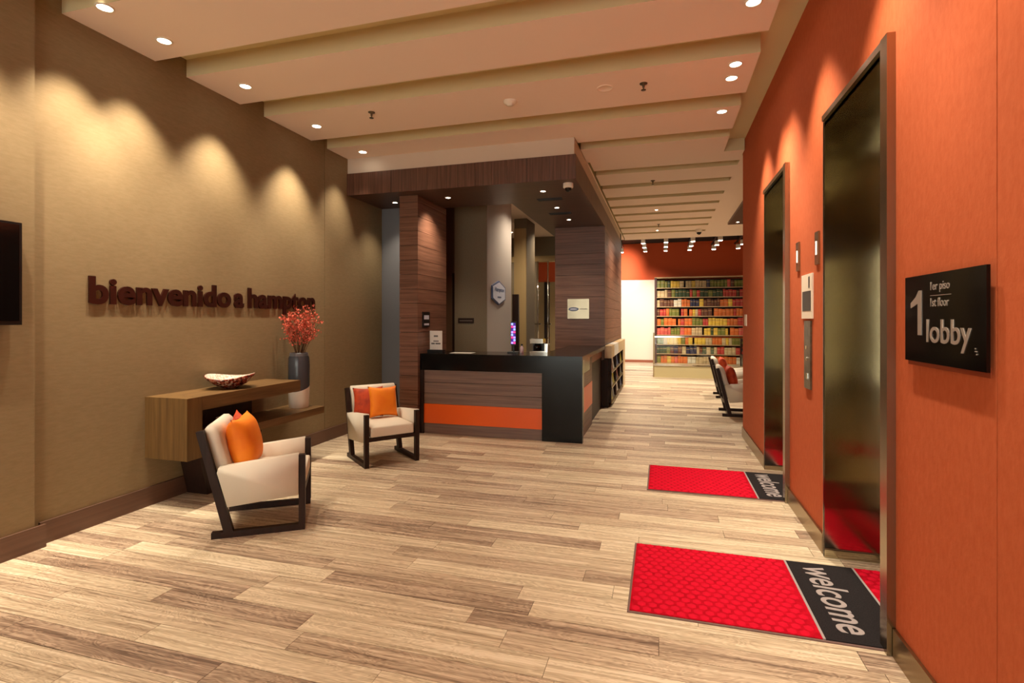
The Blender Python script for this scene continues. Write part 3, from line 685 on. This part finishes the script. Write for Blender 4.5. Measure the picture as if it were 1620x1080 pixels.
# things on and near the counter
t = thing('sign_holder', 'small white card sign in black base on the left counter end', 'sign', (-2.945, 6.5, 1.05))
kid('base', t, (-3.055, -2.835, 6.46, 6.56, 1.05, 1.09), M_BLACK, bevel=.003); kid('card', t, (-3.035, -2.855, 6.495, 6.505, 1.09, 1.345), mat('white_card', (238, 236, 230), .4, bump=.01))
M_INK = mat('grey_print', (104, 102, 104), .5, bump=.01)
for xa, xb, za, zb in ((-2.975, -2.915, 1.262, 1.284), (-2.982, -2.905, 1.198, 1.212), (-3.012, -2.962, 1.162, 1.182), (-2.952, -2.878, 1.162, 1.182)):
    kid('printed_line', t, (xa, xb, 6.4935, 6.4948, za, zb), M_INK)
t = thing('wall_notice', 'small dark framed notice on the side of the left wooden pillar', 'notice', (-3.07, 6.43, 1.49))
kid('frame', t, (-3.07, -3.055, 6.33, 6.54, 1.395, 1.60), M_BLACK, bevel=.002)
kid('card', t, (-3.0555, -3.0535, 6.36, 6.51, 1.50, 1.555), mat('pale_blue_card', (190, 195, 214), .4, bump=.01)); kid('card', t, (-3.0555, -3.0535, 6.36, 6.51, 1.42, 1.445), MATS['pale_blue_card'])
t = thing('door_sign', 'long dark brown name plate on the olive column front', 'sign', (-3.01, 7.8, 1.48))
kid('plate', t, (-3.146, -2.876, 7.788, 7.8, 1.44, 1.52), M_DARKWOOD, bevel=.002); kid('text_strip', t, (-3.12, -2.9, 7.786, 7.788, 1.47, 1.485), mat('strip_grey', (110, 96, 84), .4, bump=.01))
# hexagonal emblem
t = thing('emblem_sign', 'blue and white hexagonal emblem on the grey column side', 'emblem', (-2.66, 8.38, 1.95))
def hexa(y, z, hw, hh, x0, x1):
    b = BM(); prism(b, [(y-hw, z-hh*.52), (y, z-hh), (y+hw, z-hh*.52), (y+hw, z+hh*.52), (y, z+hh), (y-hw, z+hh*.52)], 'x', x0, x1); return b
kid('blue_border', t, hexa(8.38, 1.945, .37, .205, -2.66, -2.64), mat('emblem_blue', (66, 84, 124), .4, bump=.01)); kid('white_face', t, hexa(8.38, 1.945, .325, .18, -2.64, -2.635), mat('emblem_white', (196, 204, 224), .4, bump=.01))
rel(place_text('lettering', 'Hampton', (-2.635, 8.12, 1.945), (0, 1, 0), (0, 0, 1), .52, .09, MATS['emblem_blue'], bold=.02, depth=.002, shear=.15), t)
kid('printed_line', t, (-2.635, -2.633, 8.28, 8.48, 1.86, 1.885), MATS['emblem_blue'])
# steel plaque with oval logo
t = thing('wall_plaque', 'brushed steel plaque with blue oval mark on the mauve pillar', 'plaque', (-1.42, 9.15, 1.68))
kid('plate', t, (-1.608, -1.227, 9.138, 9.15, 1.512, 1.86), M_STEEL, bevel=.002)
b = BM(); prism(b, [(-1.50+.09*math.cos(2*PI*i/24), 1.68+.035*math.sin(2*PI*i/24)) for i in range(24)], 'y', 9.134, 9.138); kid('oval_mark', t, b, MATS['emblem_blue'])
b = BM(); prism(b, [(-1.50+.066*math.cos(2*PI*i/24), 1.68+.018*math.sin(2*PI*i/24)) for i in range(24)], 'y', 9.132, 9.134); kid('oval_centre', t, b, MATS['emblem_white'])
kid('text_strip', t, (-1.39, -1.26, 9.136, 9.138, 1.675, 1.687), mat('strip_grey2', (120, 116, 110), .4, bump=.01))
# computer display glowing violet
t = thing('computer_display', 'narrow display glowing violet behind the counter seen from the side', 'display', (-1.9, 6.75, 1.05))
kid('foot', t, (-1.99, -1.84, 6.68, 6.82, 1.05, 1.065), M_BLACK, bevel=.003); kid('stalk', t, (-1.93, -1.91, 6.74, 6.76, 1.065, 1.16), M_BLACK)
kid('housing', t, (-1.955, -1.885, 6.735, 6.76, 1.15, 1.47), M_BLACK, bevel=.003)
b = BM()
for i in range(8):
    for j in range(2): bx(b, -1.951+j*.032, -1.924+j*.032, 6.732, 6.7349, 1.17+i*.036, 1.198+i*.036, (i*3+j*2) % 4)
kid('glowing_tiles', t, b, [mat('violet_glow', (150, 120, 240), .3, emit=(150, 120, 255), estr=1.6), mat('blue_glow', (120, 140, 250), .3, emit=(130, 150, 255), estr=1.6), mat('pink_glow', (230, 60, 140), .3, emit=(230, 50, 130), estr=1.2), mat('deep_violet_glow', (60, 30, 140), .3, emit=(70, 30, 150), estr=.8)])
t = thing('small_bottle', 'small pale bottle standing right of the glowing display', 'bottle', (-1.80, 6.72, 1.05))
b = BM(); lathe(b, [(0, 0), (.024, 0), (.026, .01), (.026, .07), (.012, .09), (.012, .10)], 16, -1.80, 6.72, 1.05); kid('body', t, b, mat('pale_plastic', (216, 190, 200), .3, bump=.01), smooth=True)
b = BM(); lathe(b, [(.014, .098), (.014, .12), (0, .12)], 12, -1.80, 6.72, 1.05); kid('cap', t, b, M_BLACK)
# chrome appliance
t = thing('coffee_machine', 'shiny chrome countertop machine on the reception counter', 'coffee machine', (-1.55, 6.72, 1.05))
kid('base', t, (-1.665, -1.43, 6.63, 6.83, 1.05, 1.085), M_CHROME, bevel=.008); kid('back_column', t, (-1.655, -1.50, 6.75, 6.83, 1.085, 1.2), M_BLACK)
kid('head', t, (-1.665, -1.49, 6.63, 6.83, 1.185, 1.245), M_CHROME, bevel=.012)
b = BM(); lathe(b, [(0, 0), (.05, 0), (.055, .05), (.045, .085), (.02, .1), (0, .1)], 24, -1.58, 6.69, 1.086); kid('jug', t, b, M_GLOSSBLK, smooth=True)
kid('side_tower', t, (-1.475, -1.435, 6.66, 6.80, 1.085, 1.18), M_CHROME, bevel=.006)
b = BM(); tube(b, [(-1.455, 6.73, 1.18), (-1.455, 6.73, 1.25), (-1.42, 6.70, 1.26)], .008, n=8); kid('spout', t, b, M_CHROME)
t = thing('paper_sheet', 'pale paper sheet lying on the left part of the counter top', 'paper', (-2.6, 6.5, 1.05))
kid('sheet', t, (-2.72, -2.42, 6.42, 6.62, 1.05, 1.052), mat('sheet_paper', (190, 184, 176), .5, bump=.01))
# vertical chrome poles and doorway at the back of the office
for i, (px, py, lab) in enumerate(((-3.03, 12.9, 'left thin steel pole in the doorway behind reception'), (-2.77, 12.9, 'right thin steel pole in the doorway behind reception'))):
    t = thing('steel_pole', lab, 'pole', (px, py, 0))
    b = BM(); tube(b, [(px, py, 0), (px, py, 2.98)], .018, n=12); kid('shaft', t, b, M_CHROME, smooth=True)
    kid('cross_bar', t, (px-.08, px+.08, py-.012, py+.012, 1.37, 1.395), M_CHROME)
    b = BM(); lathe(b, [(0, 0), (.06, 0), (.06, .012), (.02, .02)], 16, px, py, 0); kid('floor_plate', t, b, M_CHROME)
t = thing('back_cabinet', 'tall dark brown panel behind the glowing display', 'cabinet', (-3.05, 9.9, 0))
b = BM(); prism(b, [(-2.76, 0), (-2.62, 0), (-2.64, 1.98), (-2.76, 1.98)], 'y', 9.6, 9.66); kid('panel', t, b, M_DARKWOOD); kid('base_board', t, (-2.77, -2.60, 9.58, 9.68, 0, .08), M_GAP)

# ------------------------------------------------------------------ downlights
def downlight(x, y, z, label, group, power, cone=110, blend=1, tilt=(0, 0), r=.045, wide=0, col=WARM):
    t = thing('downlight', label, 'downlight', (x, y, z), group=group)
    b = BM(); lathe(b, [(r*1.25, 0), (r*1.25, -.006), (r*1.02, -.008), (r, -.001)], 24, x, y, z); kid('trim_ring', t, b, M_TRIM, smooth=True)
    b = BM(); lathe(b, [(0, -.004), (r*.98, -.004), (r*.98, -.0005), (0, -.0005)], 24, x, y, z); kid('lens', t, b, M_LAMP)
    l = spot(x, y, z-.02, power, cone, blend, tilt, col); l.parent = t; l.matrix_parent_inverse = Matrix.Translation(t.location).inverted()
    if wide: 
        l = spot(x, y, z-.02, wide, 84, .7, (0, 0), col); l.parent = t; l.matrix_parent_inverse = Matrix.Translation(t.location).inverted()
GL = 'downlights along the olive wall'
LN = ['nearest the camera', 'second', 'third', 'fourth', 'fifth and farthest']
for i, y in enumerate((2.618, 3.055, 3.854, 4.865, 5.777)):
    downlight(-3.62, y, ZC, 'round ceiling downlight in the row by the olive wall, ' + LN[i], GL, 100 if i < 4 else 66, 62, 1, (-.23, -.08 if i == 4 else 0), wide=75 if i < 4 else 0)
for i, y in enumerate((1.9, .9, -.2, -1.3, -2.4)):
    downlight(-3.62, y, ZC, LN[i]+' of the ceiling downlights beside the olive wall outside the picture', GL+' behind the viewpoint', 100, 62, 1, (-.23, 0), wide=75)
for i, y in enumerate((3.765, 4.64, 4.90, 5.66)):
    downlight(.585, y, ZC, 'round ceiling downlight in the row by the orange wall, ' + ['nearest the camera', 'second', 'third', 'farthest'][i], 'downlights along the orange wall', 52, 64, 1, (.26, 0), wide=75)
for i, y in enumerate((2.7, 1.8, .8, -.3, -1.4, -2.6)):
    downlight(.585, y, ZC, (LN+['rearmost'])[i]+' of the ceiling downlights beside the orange wall outside the picture', 'downlights by the orange wall behind the viewpoint', 52, 64, 1, (.26, 0), wide=75)
for i, (x, y, p) in enumerate(((-2.75, 6.45, 75), (-3.574, 6.517, 40), (-1.451, 6.459, 34), (-1.47, 7.464, 40), (-1.458, 8.416, 60))):
    downlight(x, y, 3.13, 'small canopy downlight ' + ['between the wooden pillar and the counter middle', 'between olive wall and wooden pillar', 'first of three near the white canopy camera', 'second of three between the dark canopy slots', 'third of three, nearest the mauve pillar'][i], 'canopy downlights', p, 100, 1, ((-.25, .1) if i == 0 else (0, 0)), r=.032)
for i, (x, y) in enumerate(((1.543, 11.9), (-.103, 12.8), (-.1, 10.4))):
    downlight(x, y, 3.56 if i == 0 else ZC, ['tiny downlight in the dark soffit at right', 'far corridor downlight by the track lights', 'mid corridor downlight over the passage'][i], 'corridor downlights', 300, 130, 1, r=.03)

for i, (x, y) in enumerate(((-2.15, 8.9), (-2.3, 9.6), (-2.3, 11.4), (-3.5, 14.0-1.9))):  # added lamps to brighten the work area, no such fittings known
    downlight(x, y, ZC, ['nearest', 'second', 'third', 'farthest'][i]+' ceiling downlight over the work area behind reception', 'office downlights', 90, 140, 1, r=.035)
# ceiling fittings
def sprinkler(x, y, z, label):
    t = thing('sprinkler', label, 'sprinkler', (x, y, z))
    b = BM(); lathe(b, [(.035, 0), (.033, -.006), (.012, -.012), (.010, -.035), (.006, -.04), (.006, -.055), (.022, -.057), (.022, -.061), (0, -.061)], 16, x, y, z); kid('head', t, b, mat('aged_brass', (96, 84, 66), .35, .8, bump=.02), smooth=True)
sprinkler(-2.844, 4.7, ZC, 'sprinkler head in the ceiling left of the smoke detector'); sprinkler(-.158, 4.80, ZC, 'sprinkler head in the ceiling right of the round blank plate')
sprinkler(-.132, 8.2, ZC, 'sprinkler head over the passage'); sprinkler(-.069, 12.0, ZC, 'tiny sprinkler head near the far end of the passage')
t = thing('smoke_detector', 'white round smoke detector on the ceiling', 'detector', (-1.411, 4.83, ZC))
b = BM(); lathe(b, [(.065, 0), (.065, -.014), (.05, -.03), (.03, -.034), (.03, -.044), (0, -.046)], 24, -1.411, 4.83, ZC); kid('housing', t, b, M_TRIM, smooth=True)
t = thing('speaker_grille', 'flat round blank plate on ceiling beside the sprinkler', 'plate', (-.499, 4.80, ZC))
b = BM(); lathe(b, [(.075, 0), (.075, -.004), (.062, -.005), (.06, -.003), (0, -.003)], 28, -.499, 4.80, ZC); kid('disc', t, b, M_CEIL, smooth=True)
def dome(x, y, z, label, s=1):
    t = thing('ceiling_camera', label, 'camera', (x, y, z))
    b = BM(); lathe(b, [(.058*s, 0), (.06*s, -.01), (.06*s, -.05*s), (.05*s, -.058*s), (0, -.058*s)], 24, x, y, z); kid('collar', t, b, M_WHITE, smooth=True)
    b = BM(); lathe(b, [(.042*s, -.058*s), (.038*s, -.08*s), (.02*s, -.098*s), (0, -.102*s)], 20, x, y, z); kid('dome', t, b, M_GLOSSBLK, smooth=True)
dome(-1.079, 6.18, 3.13, 'white dome camera under the front corner of the canopy'); dome(.833, 12.9, ZC, 'white dome camera on the far corridor ceiling', 1.3)
for i, (x, y) in enumerate(((-1.46, 6.93), (-1.50, 7.9))):
    t = thing('linear_diffuser', ['black slot air diffuser nearer the canopy front', 'black slot air diffuser nearer the mauve pillar'][i], 'air vent', (x, y, 3.13))
    kid('frame', t, (x-.17, x+.17, y-.06, y+.06, 3.122, 3.13), M_BLACK, bevel=.002)
    for k in range(3): kid('slat', t, (x-.16, x+.16, y-.045+k*.035, y-.03+k*.035, 3.117, 3.122), M_BLACK)

# ------------------------------------------------------------------ track lights in the reading area
for i, x in enumerate((-1.2, -.49, .11, .80, 1.48, 2.15)):
    names = ['leftmost', 'second from the left', 'third from the left', 'fourth from the left', 'fifth from the left', 'rightmost']
    t = thing('track_light', names[i] + ' ceiling light track over the reading area', 'track light', (x, 15.6, 3.8))
    kid('rail', t, (x-.02, x+.02, 14.2, 17.2, 3.80, 3.84), M_BLACK)
    for y in (14.7, 15.6, 16.5):
        hd = kid('spot_head', t, (x-.055, x+.055, y-.07, y+.05, 3.58, 3.70), M_TRIM, bevel=.01)
        b = BM(); bx(b, x-.048, x+.048, y-.062, y+.042, 3.572, 3.58); q = obj('lens', b, M_LAMP, hd)
        b = BM(); tube(b, [(x, y, 4.15), (x, y, 3.70)], .012, n=8); kid('stem', t, b, M_BLACK)
    l = spot(x, 16.5, 3.52, 40, 70, .9, (0, .55), WARM2); l.parent = t; l.matrix_parent_inverse = Matrix.Translation(t.location).inverted()
    l = spot(x, 15.2, 3.5, 90, 120, 1, (0, .1), WARM2); l.parent = t; l.matrix_parent_inverse = Matrix.Translation(t.location).inverted()
l = spot(-1.35, 17.5, 3.4, 130, 74, 1, (.2, 1.9) if 0 else (.25, 12), WARM2, name='wall_washer_beam')
l = spot(-1.0, 16.4, 3.5, 420, 105, .9, (0, .75), WARM2, name='wall_washer_beam')

# ------------------------------------------------------------------ bookcase with books
BX0, BX1, BYF, BYB = -.2, 3.45, 18.38, 18.74
t = thing('bookcase', 'wide dark bookcase with nine rows of colourful books at the far wall', 'bookcase', ((BX0+BX1)/2, 18.55, 0))
M_SHELF = mat('bookcase_brown', (70, 34, 24), .5, bump=.1); M_SHELFE = mat('shelf_edge', (196, 164, 120), .35, .3, bump=.05)
NR = 9; PITCH = .318
kid('side', t, (BX0-.04, BX0+.03, BYF, BYB, 0, NR*PITCH+.05), M_SHELF); kid('side', t, (BX1-.03, BX1+.04, BYF, BYB, 0, NR*PITCH+.05), M_SHELF)
kid('back_board', t, (BX0, BX1, BYB-.03, BYB, 0, NR*PITCH), mat('bookcase_back', (44, 22, 17), .6, bump=.1))
kid('top_board', t, (BX0-.04, BX1+.04, BYF, BYB, NR*PITCH+.03, NR*PITCH+.07), M_SHELFE)
BC = [('red', (196, 62, 50)), ('orange', (220, 110, 40)), ('olive green', (120, 120, 44)), ('dark green', (58, 74, 40)), ('yellow', (222, 180, 60)), ('beige', (206, 178, 130)), ('brown', (106, 60, 36)), ('pink', (222, 96, 80)), ('navy blue', (50, 48, 72)), ('cream', (226, 214, 186))]
BMATS = [mat('book_'+n.replace(' ', '_'), c, .5, bump=.02, rgb2=tuple(int(v*.82) for v in c), vscale=(3, 3, 14), world=True) for n, c in BC]
rowpal = [[2, 3, 2, 7, 2, 5, 4, 6, 8], [6, 2, 2, 3, 6, 5, 0, 2], [0, 6, 8, 1, 4, 2, 5, 9, 6], [0, 1, 4, 6, 1, 2, 5, 0], [0, 0, 1, 4, 2, 3, 1, 1], [2, 3, 4, 4, 5, 1, 1, 2, 7], [4, 5, 1, 2, 1, 5, 4, 2], [5, 0, 6, 4, 2, 5, 3, 8], [1, 7, 5, 4, 1, 7, 2, 9]]
ordn = ['top', 'second', 'third', 'fourth', 'fifth', 'sixth', 'seventh', 'eighth', 'bottom']
rnd = random.Random(21); bcache = {}; bcount = {}
cardn = ['first', 'second', 'third', 'fourth', 'fifth', 'sixth', 'seventh', 'eighth', 'ninth', 'tenth', 'eleventh', 'twelfth', 'thirteenth', 'fourteenth', 'fifteenth', 'sixteenth', 'seventeenth', 'eighteenth', 'nineteenth', 'twentieth']
for r in range(NR):
    z = (NR-1-r)*PITCH
    kid('shelf', t, (BX0+.03, BX1-.03, BYF+.004, BYB-.03, z+.0, z+.025), M_SHELF); kid('shelf_edge', t, (BX0+.03, BX1-.03, BYF-.004, BYF+.004, z-.0, z+.025), M_SHELFE)
    x = BX0+.035; run = 0; ci = 0; cnt = 0
    while x < BX1-.16 and cnt < 33:
        if run <= 0: ci = rnd.choice(rowpal[r]); run = rnd.choice((1, 1, 2, 3))
        run -= 1
        wd = rnd.choice((.085, .1, .115, .13)); hb = rnd.choice((.22, .235, .25)); key = (ci, wd, hb)
        if key not in bcache:
            b = BM()   # hard cover: two boards and a rounded spine around a page block
            prism(b, [(0, .0), (.012, -.012), (wd*.5, -.018), (wd-.012, -.012), (wd, 0), (wd, .2), (wd-.006, .2), (wd-.006, .012), (.006, .012), (.006, .2), (0, .2)], 'z', 0, hb)
            bx(b, .007, wd-.007, .013, .19, .006, hb-.006, 1)
            # raised title band
            bx(b, .008, wd-.008, -.019, -.011, hb*.66, hb*.72, 2)
            me = bpy.data.meshes.new('book'); bmesh.ops.recalc_face_normals(b, faces=b.faces[:]); b.to_mesh(me); b.free()
            me.materials.append(BMATS[ci]); me.materials.append(mat('book_pages', (216, 200, 160), .8, bump=.02)); me.materials.append(mat('book_gilt', (176, 140, 84), .5, bump=.02)); bcache[key] = me
        o = bpy.data.objects.new('book', bcache[key]); C.objects.link(o); o.location = (x, BYF+.05+rnd.uniform(0, .02), z+.0251)
        nm = BC[ci][0]
        k_ = bcount[(nm, r)] = bcount.get((nm, r), -1)+1
        tag(o, '%s hardback, %s %s one from the left in the %s bookcase row' % (nm, cardn[k_], nm, ordn[r]), 'book', '%s books in the %s bookcase row' % (nm, ordn[r]))
        x += wd+.002; cnt += 1
        if rnd.random() < .06: x += .06

# glass balustrade in front of the bookcase
t = thing('glass_balustrade', 'low glass screen with steel rail and cream base before the bookcase', 'balustrade', (1.5, 14.07, 0))
kid('base_panel', t, (-.19, 5.6, 14.05, 14.15, 0, .30), mat('cream_base', (196, 184, 140), .5, bump=.03), bevel=.003)
kid('base_cap', t, (-.2, 5.6, 14.03, 14.17, .30, .325), M_CHROME)
kid('glass_pane', t, (-.17, 2.68, 14.095, 14.105, .325, 1.03), M_GLASS); kid('glass_pane', t, (2.70, 5.6, 14.095, 14.105, .325, 1.03), M_GLASS)
kid('top_rail', t, (-.2, 5.6, 14.075, 14.125, 1.03, 1.065), M_CHROME, bevel=.004)
kid('post', t, (-.22, -.18, 14.06, 14.14, 0, 1.15), M_STEELB)
kid('post', t, (2.68, 2.70, 14.06, 14.14, 0, 1.03), M_STEELB)
t = thing('office_chair', 'dark high backed seat seen beyond the glass screen', 'chair', (2.42, 16.2, 0))
kid('seat', t, (2.2, 2.7, 16.0, 16.5, .40, .48), M_BLACK, bevel=.02)
for z in (.56, .70, .84): kid('back_bar', t, (2.2, 2.7, 16.42, 16.47, z, z+.09), M_BLACK, bevel=.01)
for x in (2.22, 2.66):
    kid('leg', t, (x-.02, x+.02, 16.02, 16.06, 0, .40), M_BLACK); kid('leg', t, (x-.02, x+.02, 16.44, 16.48, 0, .95), M_BLACK)
